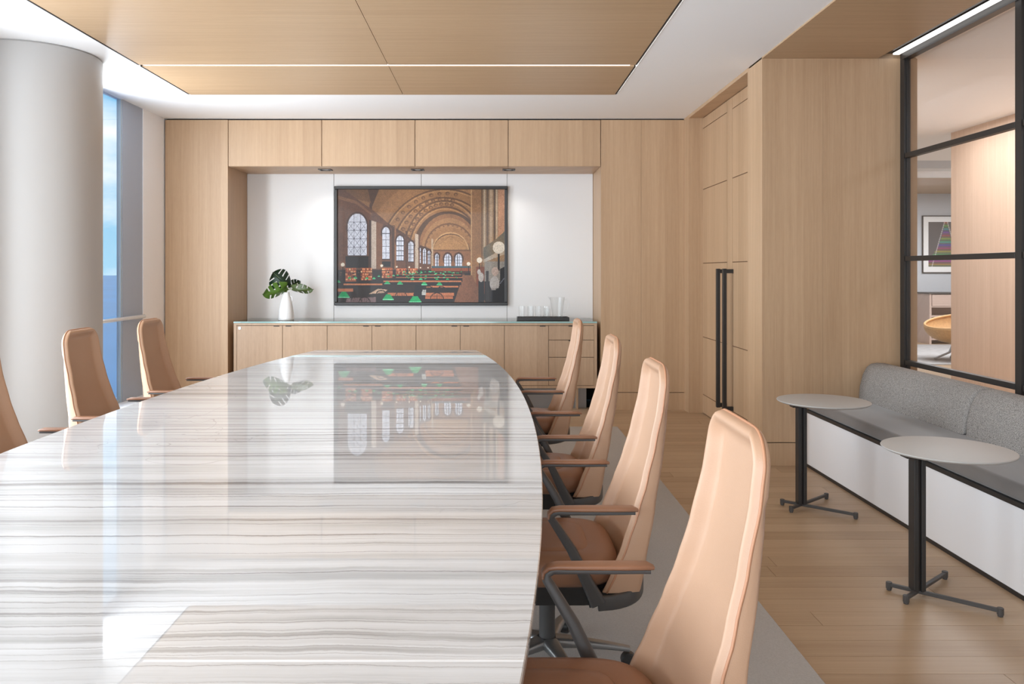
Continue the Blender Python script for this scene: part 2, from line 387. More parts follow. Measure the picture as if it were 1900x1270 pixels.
# oak wall at the far end
wb = group_struct('wall_back')
box('wall_back_window_side', XW+0.012, -2.763, YB, YN+0.1, 0, H-0.015, M['oak'], bevel=0.001, kind='structure')
wd_ = group_struct('wall_back_door_side')
XR = [1.138, 1.560, XD+0.0]
for a, b_ in zip(XR[:-1], XR[1:]): box('oak_panel', a+0.0008, b_-0.0008, YB, YN+0.1, 0.186, H-0.015, M['oak'], wd_, bevel=0.0008)
box('trim_2', XW+0.02, XD, YB+0.03, YN+0.1, H-0.0145, H-0.0005, M['darkgap'], kind='structure')
bbk = box('baseboard_back', XR[0]+0.0008, XD, YB, YN+0.05, 0.0, 0.180, M['oak'], bevel=0.001, kind='structure')
box('wall_core', -2.763, XR[0], YN+0.02, YN+0.12, 0, H, M['darkgap'], wb)
XF = [-2.763, -1.783, -0.797, 0.170, 1.138]
for a, b_ in zip(XF[:-1], XF[1:]): box('fabric_panel', a+0.002, b_-0.002, YN, YN+0.03, 0.2, 2.552, M['fabric_white'], wb, bevel=0.003)

# overhead oak cabinets
UC = [(-490-0.5)/177.45, (597-913)/177.45, (770-913)/177.45, (943-913)/177.45, (1115-913)/177.45]
UC[0] = -2.760; UC[4] = 1.136
words_ = ['overhead oak cabinet nearest the window, above the vase', 'overhead oak cabinet above the window half of the library picture', 'overhead oak cabinet above the busts half of the library picture', 'overhead oak cabinet nearest the double doors, above the water jug']
for k in range(4):
    a, b_ = UC[k]+0.0035, UC[k+1]-0.0035
    t_ = thing('overhead_cabinet', words_[k], 'cabinet', ((a+b_)/2, YB, 2.549), group='overhead oak cabinets')
    hw = (b_-a)/2
    MB().box(-hw-0.0025, hw+0.0025, 0.022, YN-YB, 0.0, 0.486).build('body', M['oak'], t_)
    MB().box(-hw, hw, 0.0, 0.020, 0.002, 0.484).build('door', M['oak'], t_, bevel=0.001)
for k, px in enumerate((604, 775, 944)):
    X = (px-913)/1480*8.60
    t_ = thing('niche_downlight', ['square bronze downlight in the niche soffit above the vase side of the picture', 'square bronze downlight in the niche soffit above the middle of the picture', 'square bronze downlight in the niche soffit above the picture edge toward the doors'][k], 'downlight', (X, 8.60, 2.549), group='niche downlights')
    MB().box(-0.068, 0.068, -0.068, -0.05, -0.007, 0.0).box(-0.068, 0.068, 0.05, 0.068, -0.007, 0.0).box(-0.068, -0.05, -0.05, 0.05, -0.007, 0.0).box(0.05, 0.068, -0.05, 0.05, -0.007, 0.0).build('trim_ring', M['bronze'], t_)
    MB().lathe([(0.03, -0.002), (0.03, -0.0005)], 20).build('lens', M['lens'], t_)
    MB().box(-0.05, 0.05, -0.05, 0.05, -0.0005, 0.0).build('baffle', M['bronze'], t_)
    l = bpy.data.lights.new('niche_spot', 'SPOT'); l.energy = 5; l.spot_size = 2.1; l.spot_blend = 1.0; l.color = (1, 0.95, 0.88); l.shadow_soft_size = 0.04
    o = bpy.data.objects.new('niche_spot', l); COL.objects.link(o); o.location = (X, 8.60, 2.53); o.rotation_euler = (0.14, 0, 0)

# door wall
wr = group_struct('wall_right')
DY0, DY1, DXI, DZ = 6.282, 8.163, 2.155, 3.020
box('jamb_panel', XD, XD+0.30, DY1, YB+0.2, 0, H, M['oak'], wd_, bevel=0.001)
box('door_head', XD, XD+0.30, DY0, DY1, DZ, H, M['oak'], wr, bevel=0.001)
box('oak_panel', XD, XD+0.30, YBLK+0.002, DY0, 0.176, H, M['oak'], wr, bevel=0.001)
XB = [XD+0.0, 2.466, 3.17]
for a, b_ in zip(XB[:-1], XB[1:]): box('oak_panel', a+0.0005, b_-0.0005, YBLK, YBLK+0.3, 0.176, H-0.012, M['oak'], wr, bevel=0.0006)
box('baseboard_right', XD, 3.17, YBLK, DY0-0.004, 0, 0.170, M['oak'], bevel=0.001, kind='structure')
box('wall_core', XD+0.004, 3.168, YBLK+0.30, DY0, 0, H, M['oak'], wr)
box('wall_core', 2.32, 3.17, DY0, 9.1, 0, H, M['white'], wr)
ZG = [0.0, 0.19, 0.778, 1.530, 2.283, 2.905, DZ-0.006]
DM = 7.236
for k, (ya, yb) in enumerate(((DM+0.0015, DY1-0.003), (DY0+0.003, DM-0.0015))):
    dr = box('door_%d' % (k+1), DXI+0.005, DXI+0.055, ya, yb, 0.006, DZ-0.005, M['groove'], kind='structure')
    st = 0.075
    sa, sb = (ya, ya+st) if k == 0 else (yb-st, yb)
    box('stile', DXI, DXI+0.005, sa, sb, 0.006, DZ-0.005, M['oak'], dr)
    pa, pb = (sb+0.006, yb) if k == 0 else (ya, sa-0.006)
    for z0, z1 in zip(ZG[:-1], ZG[1:]):
        box('door_panel', DXI, DXI+0.005, pa, pb, z0+0.008, z1, M['oak'], dr)
    hy = DM+0.10 if k == 0 else DM-0.10
    hd = box('handle', 2.062, 2.094, hy-0.02, hy+0.02, 0.20, 1.475, M['black'], dr, bevel=0.002)
    for z in (0.222, 1.452): box('standoff', 2.094, DXI, hy-0.016, hy+0.016, z-0.018, z+0.018, M['black'], hd)

# window wall, low ledge, handrail, column
wl = group_struct('wall_left')
box('white_return', XW-0.25, XW, 7.84, YN+0.1, 0, H, M['white_wall'], wl)
box('trim_1', XW-0.06, XW-0.005, 7.415, 7.84, 0.0, H, M['grey_panel'], kind='structure')
box('sill_ledge', XW-0.2, XW+0.16, 6.28, YB-0.005, 0.0, 0.235, M['white'], wl, bevel=0.004)
box('sill_ledge', XW-0.2, XW+0.12, YEND, 5.50, 0.0, 0.20, M['white'], wl, bevel=0.004)
def window(n, y0, y1, z0):
    w_ = box('window_%d' % n, XW-0.035, XW-0.025, y0, y1, z0, H, M['glass'], kind='structure')
    box('mullion', XW-0.045, XW-0.010, y1-0.008, y1+0.012, z0, H, M['frame_grey'], w_)
    box('mullion', XW-0.06, XW-0.002, y0-0.012, y0+0.035, z0, H, M['frame_grey'], w_)
    box('transom', XW-0.05, XW-0.01, y0+0.035, y1-0.035, z0, z0+0.03, M['frame_grey'], w_)
    return w_
window(1, 6.28, 7.40, 0.235)
for k, (a, b_) in enumerate(WIN_BAYS): window(k+2, a-0.03, b_+0.03, 0.20)
hr = thing('handrail', 'slim brushed metal guard rail crossing the window by the column', 'handrail', (XW+0.03, 0, 1.012))
MB().tube([(0, 6.0, 0), (0, 7.80, 0)], 0.018, 10).build('rail', M['rail'], hr, smooth=True, auto=0.8)
MB().tube([(0, 7.79, 0), (-0.035, 7.79, 0)], 0.012, 8).build('bracket', M['alu'], hr, smooth=True, auto=0.8)
co = MB().lathe([(0.452, 0), (0.452, H-0.012), (0.440, H-0.006), (0.440, H)], 96, -3.388, 5.915).build('column', M['column'], smooth=True, auto=0.6, kind='structure')
box('light_stop_wall', XW-0.2, XW, 4.99, 5.50, 0, H, M['white'], wl)  # unseen wall piece added to keep close window light off the column
# wall behind the viewer: unseen, its window added to let fill light in
we = group_struct('wall_end')
box('end_wall', -3.9, -3.15, YEND-0.15, YEND, 0, H, M['white'], we); box('end_wall', 0.05, 3.3, YEND-0.15, YEND, 0, H, M['white'], we)
box('end_wall', -3.15, 0.05, YEND-0.15, YEND, 0, 0.3, M['white'], we)
w_ = box('window_7', -3.15, 0.05, YEND-0.06, YEND-0.05, 0.3, H, M['glass'], kind='structure')
for x in (-3.15, -1.57, 0.01): box('mullion', x, x+0.04, YEND-0.08, YEND-0.01, 0.3, H, M['frame_grey'], w_)

# sea far below
sea = MB().add([(-30000, -30000, -150), (30000, -30000, -150), (30000, 30000, -150), (-30000, 30000, -150)], [(0, 1, 2, 3)]).build('sea', M['sea'], kind='structure')

# ---------------------------------------------------------------- glass partition
gp = thing('glass_partition', 'black framed glass partition with three rails behind the grey bench', 'partition', (XP, 0, 0))
PY = [5.915, 4.610, 3.305, 2.0, 0.695, -0.61, -1.9]
RZ = [0.778, 1.545, 2.305]
for y_ in PY:
    MB().box(-0.024, 0.024, y_-0.028, y_+0.028, 0, H+0.03).box(-0.008, 0.008, y_-0.034, y_+0.034, 0, H+0.03).build('post', M['black'], gp)
MB().box(-0.03, 0.03, PY[-1], PY[0], H-0.03, H+0.03).build('head_rail', M['black'], gp)
MB().box(-0.03, 0.03, PY[-1], PY[0], 0, 0.08).build('sill_rail', M['black'], gp)
for ya, yb in zip(PY[1:], PY[:-1]):
    zz = [0.08]+RZ+[H-0.03]
    for z in RZ: MB().box(-0.022, 0.022, ya+0.034, yb-0.034, z-0.018, z+0.018).build('rail', M['black'], gp, bevel=0.002)
    for z0, z1 in zip(zz[:-1], zz[1:]): MB().box(-0.004, 0.004, ya+0.03, yb-0.03, z0+0.018, z1-0.018).build('pane', M['glass'], gp)

# beyond the partition: a passage and a study
box('wall_passage', 5.30, 5.42, -2.5, 9.21, 0, H, M['oak_far'], kind='structure')
box('wall_study', 5.3, 12.5, 16.40, 16.5, 0, H, M['far_grey'], kind='structure')
box('wall_study_side', 12.4, 12.5, 9.0, 16.4, 0, H, M['far_grey'], kind='structure')
box('wall_study_near', 5.42, 12.5, 8.98, 9.10, 0, H, M['white'], kind='structure')
box('wall_passage_side', 3.05, 3.17, 9.1, 16.4, 0, H, M['white'], kind='structure')
box('wall_passage_end', 3.1, 5.4, -2.6, -2.5, 0, H, M['white'], kind='structure')
c2 = group_struct('ceiling_passage')
box('plaster_field', XP+0.03, 12.5, -2.5, 11.5, H, H+0.14, M['ceiling'], c2)
box('grey_recess', XP+0.03, 12.5, 11.5, 12.75, H+0.05, H+0.14, M['far_grey'], c2)  # recessed band in grey paint
box('plaster_field', XP+0.03, 12.5, 12.75, 13.62, H, H+0.14, M['ceiling'], c2)
box('oak_ceiling_panel', XP+0.03, 12.5, 13.62, 16.4, H, H+0.14, M['oak_ceiling'], c2)
area('passage_fill', (4.5, 7.6, H-0.03), (0, 0, 0), 1.0, 2.4, 36, (0.88, 0.94, 1.0))  # unseen fill lamp added over the passage, no fixture
area('passage_near_fill', (4.6, 2.5, H-0.03), (0, 0, 0), 0.8, 5.0, 13, (0.88, 0.94, 1.0))  # second added passage lamp, also without a fixture
area('study_fill', (8.4, 13.0, H-0.03), (0, 0, 0), 3.0, 3.0, 110, (0.96, 0.98, 1.0))  # lamp put in to brighten the study, no fixture there
box('study_rug', 5.6, 11.8, 12.35, 15.7, 0.0, 0.012, M['rug_far'])
tag(bpy.data.objects['study_rug'], 'mottled grey rug under the rattan chair beyond the glass', 'rug')

# ---------------------------------------------------------------- rug and table
rg = box('area_rug', -2.95, 1.165, -1.2, 7.40, 0.0, 0.010, M['rug'], bevel=0.003)
tag(rg, 'large flat grey rug under the conference table and chairs', 'rug')
TX, TY, TL = -0.865, 3.74, 3.48
def thw(u): return 1.062-0.0242*u*u-0.000376*u**4
def outline(inset, z, n=56):
    pts = []
    L_ = TL-inset
    us = [L_*(-1+2*i/n) for i in range(n+1)]
    rc = 0.03
    rt = [(TX+thw(u)-inset, TY+u, z) for u in us]
    lf = [(TX-thw(u)+inset, TY+u, z) for u in reversed(us)]
    return rt+lf
ct = thing('conference_table', 'long boat-shaped conference table with polished grey-veined white marble top', 'table', (0, 0, 0.010))
MB().loft([outline(0.004, 0.706), outline(0.0, 0.709), outline(0.0, 0.7275), outline(0.0025, 0.730)]).build('table_top', M['marble'], ct)
MB().loft([outline(0.13, 0.655), outline(0.012, 0.7055)]).build('under_edge', M['pedestal'], ct)
for dy in (-2.1, 0.0, 2.1):
    pl = MB().lathe([(0.40, 0), (0.40, 0.02), (0.30, 0.03), (0.26, 0.30), (0.30, 0.654)], 40, TX, TY+dy).build('pedestal', M['pedestal'], ct, smooth=True, auto=0.6)

# ---------------------------------------------------------------- swivel chairs (local +y is the back of the chair)
def lerp(tab, z):
    for (a, va), (b_, vb) in zip(tab[:-1], tab[1:]):
        if z <= b_:
            k = max(0.0, (z-a)/(b_-a)); k = k*k*(3-2*k)*0.35+k*0.65
            return va+(vb-va)*k
    return tab[-1][1]
ZB, ZT = 0.375, 1.115
REAR = [(0.34, .305), (0.45, .327), (0.64, .366), (0.80, .396), (0.92, .411), (1.06, .420), (1.115, .421)]
SEAM = [(0.34, .165), (0.45, .215), (0.527, .250), (0.64, .292), (0.73, .322), (0.85, .354), (0.98, .383), (1.06, .393), (1.115, .398)]
HALF = [(0.34, .262), (0.45, .262), (0.55, .248), (0.68, .222), (0.80, .202), (0.92, .190), (1.04, .182), (1.115, .176)]
def halfw(z):
    w = lerp(HALF, z); r = 0.075
    if z > ZT-r:
        q = (z-(ZT-r))/r; w -= r*(1-math.sqrt(max(0.0, 1-q*q)))
    return w
def sm(x): x = max(0.0, min(1.0, x)); return x*x*(3-2*x)
zs = [ZB+(ZT-0.075-ZB)*i/26 for i in range(27)]+[ZT-0.075+0.075*math.sin(PI/2*i/9) for i in range(1, 10)]
def make_chair():
    t_ = thing('conference_chair', '', 'chair')
    # front upholstery
    b_ = MB(); NX = 36; rows = []
    for z in zs:
        w = halfw(z); r = []
        for i in range(NX+1):
            s_ = -math.cos(PI*i/NX)*0.55+(-1+2*i/NX)*0.45; x = w*s_
            d = min(w-abs(x), (ZT-z)*1.05)
            recess = (lerp(REAR, z)-lerp(SEAM, z))-0.012
            full = max(0.0, recess)
            bul = 0.020*math.sqrt(max(0.0, 1-(1-min(1, d/0.016))**2))
            roll = min(full*0.6, 0.014)
            yy = lerp(SEAM, z)-bul+(bul+roll)*sm((d-0.014)/0.040)+max(0.0, full*0.62-roll)*(1-(abs(x)/w)**2.2)*sm((ZT-z)/0.15)
            yy -= 0.016*(1-(abs(x)/w)**2)*math.exp(-((z-0.58)/0.13)**2)
            r.append((x, yy, z))
        rows.append(r)
    b_.loft(rows, False, False, closed=False); fr = b_.build('back_upholstery', M['leather'], t_, smooth=True)
    # outer shell
    b_ = MB(); rows = []
    for z in zs:
        w = halfw(z); sy = lerp(SEAM, z)+0.002; ry = lerp(REAR, z)
        q = max(0.0, (z-(ZT-0.05))/0.05); ry = sy+(ry-sy)*math.sqrt(max(0.0, 1-q*q))
        r = []
        for i in range(9):
            k = i/8; r.append((-w*(1-0.05*k*k), sy+(ry-0.022-sy)*k if ry-sy > 0.03 else sy+(ry-sy)*0.5*k, z))
        e0 = r[-1]; wi = -e0[0]
        for i in range(1, 22):
            k = -1+2*i/22; x = wi*k
            r.append((x, ry-(ry-e0[1])*abs(k)**5, z))
        r += [(-p_[0], p_[1], z) for p_ in reversed(r[:9])]
        rows.append(r)
    b_.loft(rows, False, False, closed=False); b_.build('back_shell', M['leather'], t_, smooth=True)
    # piping along the seam
    pts = [(-halfw(z)-0.001, lerp(SEAM, z), z) for z in zs]
    top = [(x, lerp(SEAM, ZT), ZT+0.001) for x in np.linspace(-halfw(ZT), halfw(ZT), 8)]
    pts = pts+[tuple(map(float, p_)) for p_ in top[1:-1]]+[(-p_[0], p_[1], p_[2]) for p_ in reversed(pts)]
    MB().tube(pts, 0.0032, 6).build('piping', M['stitch'], t_, smooth=True)
    # seat cushion and its inset panel
    def cushion(hx, hy, cy, prof, ex, taper=0.0):
        rings = []
        for off, z in prof:
            ring = []
            for i in range(56):
                a = 2*PI*i/56; ca, sa = math.cos(a), math.sin(a)
                x = (hx-off)*math.copysign(abs(ca)**(2/ex), ca); yy = (hy-off)*math.copysign(abs(sa)**(2/ex), sa)
                x *= 1-taper*(-yy/hy)*0.5
                ring.append((x, cy+yy, z+0.012*max(0, -yy/hy)**3*-1))
            rings.append(ring)
        return MB().loft(rings)
    cushion(0.252, 0.262, -0.02, [(0.07, .372), (0.03, .378), (0.006, .398), (0.0, .43), (0.006, .458), (0.022, .474), (0.05, .481), (0.10, .479), (0.14, .473)], 4.2).build('seat', M['leather_dark'], t_, smooth=True)
    cushion(0.170, 0.175, -0.03, [(0.0, .462), (0.002, .476), (0.012, .482), (0.04, .484), (0.10, .482)], 4.5).build('seat_panel', M['leather_dark'], t_, smooth=True)
    # arms
    for s_ in (-1, 1):
        ctl = [(.268, .150, .345), (.278, .112, .42), (.292, .060, .53), (.308, .008, .613), (.314, -.008, .638), (.316, -.006, .652), (.317, .010, .660), (.317, .05, .660), (.317, .14, .660), (.317, .262, .660)]
        wd = [.020, .018, .016, .015, .015, .015, .0155, .0175, .0185, .017]; th = [.026, .020, .016, .013, .012, .010, .008, .006, .006, .005]
        pts = [(s_*x, y_, z) for x, y_, z in ctl]
        def sec(i, wd=wd, th=th): return rrect(wd[i], th[i], min(wd[i], th[i])*0.6, 3)
        am = MB().sweep(pts, (1, 0, 0), sec).build('arm', M['graphite'], t_, smooth=True, auto=0.9)
        pp = [(.317, -.018, .640), (.317, -.016, .656), (.317, -.004, .668), (.317, .02, .6715), (.317, .10, .6715), (.317, .20, .6715), (.317, .255, .6715), (.317, .272, .667)]
        pw = [.016, .0165, .018, .020, .023, .024, .022, .012]; pt = [.003, .005, .0065, .0065, .0065, .0065, .0065, .004]
        MB().sweep([(s_*x, y_, z) for x, y_, z in pp], (1, 0, 0), lambda i: rrect(pw[i], pt[i], pt[i]*0.9, 3)).build('arm_pad', M['leather_dark'], am, smooth=True, auto=0.9)
    # yoke under the shell
    yk = []
    for i in range(25):
        a = PI*i/24; ex = 3.0
        yk.append((.272*math.copysign(abs(math.cos(a))**(2/ex), math.cos(a)), .150+.172*abs(math.sin(a))**(2/ex), .345+.022*math.sin(a)))
    MB().sweep(yk, (0, 0, 1), lambda i: rrect(.032-.008*abs(math.cos(PI*i/24)), .010, .006, 2)).build('yoke', M['graphite'], t_, smooth=True, auto=0.9)
    # mechanism, column, five-star base
    MB().loft([[(x*0.12, y_*0.17, .275) for x, y_ in rrect(1, 1, .3)], [(x*0.16, y_*0.21+0.02, .345) for x, y_ in rrect(1, 1, .3)], [(x*0.17, y_*0.22+0.02, .374) for x, y_ in rrect(1, 1, .3)]]).build('tilt_mechanism', M['black'], t_)
    MB().loft([[(x, .13+.0, z) for x, z in ((-.2, .30), (.2, .30), (.2, .345), (-.2, .345))], [(x, .30, z) for x, z in ((-.2, .335), (.2, .335), (.2, .365), (-.2, .365))]]).build('back_bracket', M['black'], t_)
    MB().lathe([(.045, .085), (.045, .11), (.029, .115), (.029, .285)], 20).build('gas_column', M['graphite'], t_, smooth=True, auto=0.7)
    for k in range(5):
        a = 2*PI*k/5+PI/2; ca, sa = math.cos(a), math.sin(a)
        pts = [(ca*r, sa*r, z) for r, z in ((.03, .098), (.12, .092), (.22, .080), (.30, .068))]
        wd = [.032, .024, .018, .014]; th = [.018, .015, .011, .008]
        lg = MB().sweep(pts, (-sa, ca, 0), lambda i: rrect(wd[i], th[i], th[i]*0.7, 3)).build('base_leg', M['alu'], t_, smooth=True, auto=0.9)
        cx, cy = ca*.296, sa*.296; ring = []
        for off in (-.017, -.013, .013, .017):
            rr_ = .024 if abs(off) > .015 else .028
            ring.append([(cx-sa*off+ca*rr_*math.cos(2*PI*i/16), cy+ca*off+sa*rr_*math.cos(2*PI*i/16), .028+rr_*math.sin(2*PI*i/16)) for i in range(16)])
        MB().loft(ring).build('caster', M['black'], lg, smooth=True, auto=0.7)
    return t_
proto = make_chair()
spots = [(0.150, 1.766, -PI/2, 'tan leather high-back conference chair on the door side of the table, fourth from the credenza'),
         (0.200, 2.90, -PI/2, 'tan leather high-back conference chair on the door side of the table, third from the credenza'),
         (0.215, 4.02, -PI/2, 'tan leather high-back conference chair on the door side of the table, second from the credenza'),
         (0.190, 5.42, -PI/2, 'tan leather high-back conference chair on the door side of the table, nearest the credenza'),
         (-1.930, 3.56, PI/2, 'tan leather high-back conference chair on the window side of the table, third from the credenza'),
         (-1.930, 4.50, PI/2, 'tan leather high-back conference chair on the window side, in front of the round column'),
         (-1.930, 5.42, PI/2, 'tan leather high-back conference chair on the window side of the table, nearest the credenza')]
for i, (x, y_, rz, lb) in enumerate(spots):
    o = proto if i == 0 else copy_tree(proto)
    o.location = (x, y_, 0.010); o.rotation_euler = (0, 0, rz); o['label'] = lb; o['group'] = 'conference chairs around the table'

# ---------------------------------------------------------------- bench
bx0, by1, by0 = 2.337, 5.93, -0.76
be = thing('bench', 'long built-in bench with white front, grey seat and grey tweed back cushions', 'bench', (0, 0, 0))
box('base', bx0+0.025, XP-0.04, by0, by1, 0.0, 0.40, M['black'], be)
box('toe_rail', bx0, bx0+0.03, by0, by1, 0.0, 0.022, M['black'], be)
box('top_rail', bx0-0.004, bx0+0.03, by0, by1, 0.402, 0.424, M['black'], be)
MODS = [5.928, 4.59, 3.25, 1.91, 0.57, -0.76]
box('front_panel', bx0+0.002, bx0+0.025, by0, by1, 0.022, 0.402, M['lacquer'], be)
MB().box(bx0+0.004, XP-0.05, by0, by1, 0.424, 0.505).build('seat_cushion', M['seat_grey'], be, bevel=0.02, seg=4, smooth=True)
for ya, yb in zip(MODS[1:], MODS[:-1]):
    prof = [(2.715, .506), (2.722, .60), (2.745, .69), (2.775, .745), (2.805, .768), (2.845, .775), (2.90, .772), (2.955, .758), (2.995, .73), (3.015, .69), (3.020, .62), (3.020, .506)]
    ins = [(0.02, 0.985), (0.006, 0.995), (0.0, 1.0)]
    rings = []
    for q in (0.0, 0.006, 0.016, 0.03):
        k = math.sqrt(max(0, 1-(1-q/0.03)**2)); sc_ = 0.16*(1-k)
        rings.append((ya+q+0.001, sc_))
    rings += [((ya+yb)/2, 0.0)]+[(yb-(r_-ya), s_) for r_, s_ in reversed(rings)]
    RR = []
    for yy, s_ in rings:
        cx, cz = 2.87, .63
        RR.append([(x+(cx-x)*s_*1.2, yy, max(.506, z+(cz-z)*s_*1.2)) for x, z in prof])
    MB().loft(RR).build('back_cushion', M['tweed'], be, smooth=True, auto=1.0)

# ---------------------------------------------------------------- side tables
def side_table():
    t_ = thing('side_table', '', 'side table')
    MB().lathe([(0.10, .634), (0.20, .637), (0.255, .648), (0.268, .655), (0.270, .658), (0.2685, .661), (0.265, .662)], 72, 0.135, 0.0).build('table_top', M['table_grey'], t_, smooth=True, auto=1.2)
    MB().box(-0.06, 0.12, -0.03, 0.03, .622, .6345).build('mounting_plate', M['black'], t_)
    po = MB().box(-0.026, -0.006, -0.026, 0.026, .03, .624).build('post', M['black'], t_, bevel=0.002)
    MB().box(-0.006, 0.006, -0.014, 0.014, .03, .624).build('post_web', M['darkgap'], po)
    MB().box(0.006, 0.026, -0.026, 0.026, .03, .624).build('post_flange', M['black'], po, bevel=0.002)
    for sg in (-1, 1):
        p0, p1 = Vector((-0.088, sg*0.075, .026)), Vector((0.240, -sg*0.205, .026))
        d = (p1-p0).normalized(); nrm = Vector((-d.y, d.x, 0))
        lg = MB().sweep([p0, p0.lerp(p1, .5), p1], nrm, lambda i: rrect(.0085, .008, .002, 1)).build('base_bar', M['graphite'], t_, bevel=0.0)
        for p_ in (p0, p1):
            MB().lathe([(.008, 0.0), (.011, .002), (.011, .008), (.0135, .010), (.0135, .036), (.012, .038)], 12, p_.x, p_.y).build('foot', M['graphite'], lg)
    return t_
st_ = side_table()
st_.location = (1.888, 4.872, 0); st_['label'] = 'round pale grey side table on black post, beside the oak wall end of the bench'; st_['group'] = 'round side tables at the bench'
s2 = copy_tree(st_); s2.location = (1.893, 3.552, 0); s2['label'] = 'round pale grey side table on black post, the one farther from the oak wall'

# ---------------------------------------------------------------- credenza
cr_ = thing('credenza', 'long low oak credenza with glass top under the library picture', 'credenza', (0, 8.36, 0))
cx0, cx1 = -2.708, 1.100
def cbx(name, x0, x1, y0, y1, z0, z1, mat, par, bevel=0.0):
    return MB().box(x0, x1, y0, y1, z0, z1).build(name, mat, par, bevel=bevel)
cbx('top_board', cx0, cx1, 0, 0.62, 0.885, 0.908, M['oak_credenza'], cr_)
cbx('side_board', cx0, cx0+0.03, 0, 0.62, 0.225, 0.885, M['oak_credenza'], cr_); cbx('side_board', cx1-0.03, cx1, 0, 0.62, 0.225, 0.885, M['oak_credenza'], cr_)
cbx('bottom_board', cx0+0.03, cx1-0.03, 0, 0.62, 0.225, 0.25, M['oak_credenza'], cr_)
cbx('carcass', cx0+0.03, cx1-0.03, 0.025, 0.60, 0.25, 0.885, M['darkgap'], cr_)
cbx('plinth', cx0+0.10, cx1-0.10, 0.10, 0.58, 0.0, 0.225, M['alu'], cr_)
for xx in (cx0+0.005, cx1-0.215): cbx('leg_panel', xx, xx+0.02, 0.02, 0.60, 0.0, 0.225, M['oak_credenza'], cr_)
for a, b_ in ((cx0, -0.793), (-0.791, cx1)):
    g_ = cbx('glass_top', a, b_, -0.004, 0.62, 0.908, 0.926, M['glass_top'], cr_); cbx('glass_edge', a, b_, -0.0055, -0.004, 0.909, 0.925, M['glass_edge'], g_)
bnd = [cx0+0.03]+[(px-913)/177.0 for px in (524, 607, 690, 772, 854, 936, 1018)]+[cx1-0.03]
for k in range(8):
    a, b_ = bnd[k]+0.0022, bnd[k+1]-0.0022
    if k < 7:
        d_ = cbx('door', a, b_, 0.003, 0.023, 0.254, 0.880, M['oak_credenza'], cr_, 0.001)
        px_ = b_-0.06 if k % 2 == 0 else a+0.06
        cbx('finger_pull', px_-0.03, px_+0.03, 0.0, 0.004, 0.872, 0.880, M['bronze'], d_)
        if k == 0: MB().lathe([(.016, 0), (.016, .004)], 20).build('lock', M['alu'], d_, smooth=True, auto=.6).matrix_local = Matrix.Translation((a+0.03, 0.003, 0.855)) @ Matrix.Rotation(PI/2, 4, 'X')
    else:
        for z0, z1 in ((0.733, 0.880), (0.552, 0.728)):
            d_ = cbx('drawer', a, b_, 0.003, 0.023, z0, z1, M['oak_credenza'], cr_, 0.001)
            cbx('finger_pull', (a+b_)/2-0.03, (a+b_)/2+0.03, 0.0, 0.004, z1-0.008, z1, M['bronze'], d_)
        cbx('door', a, b_, 0.003, 0.023, 0.254, 0.547, M['oak_credenza'], cr_, 0.001)

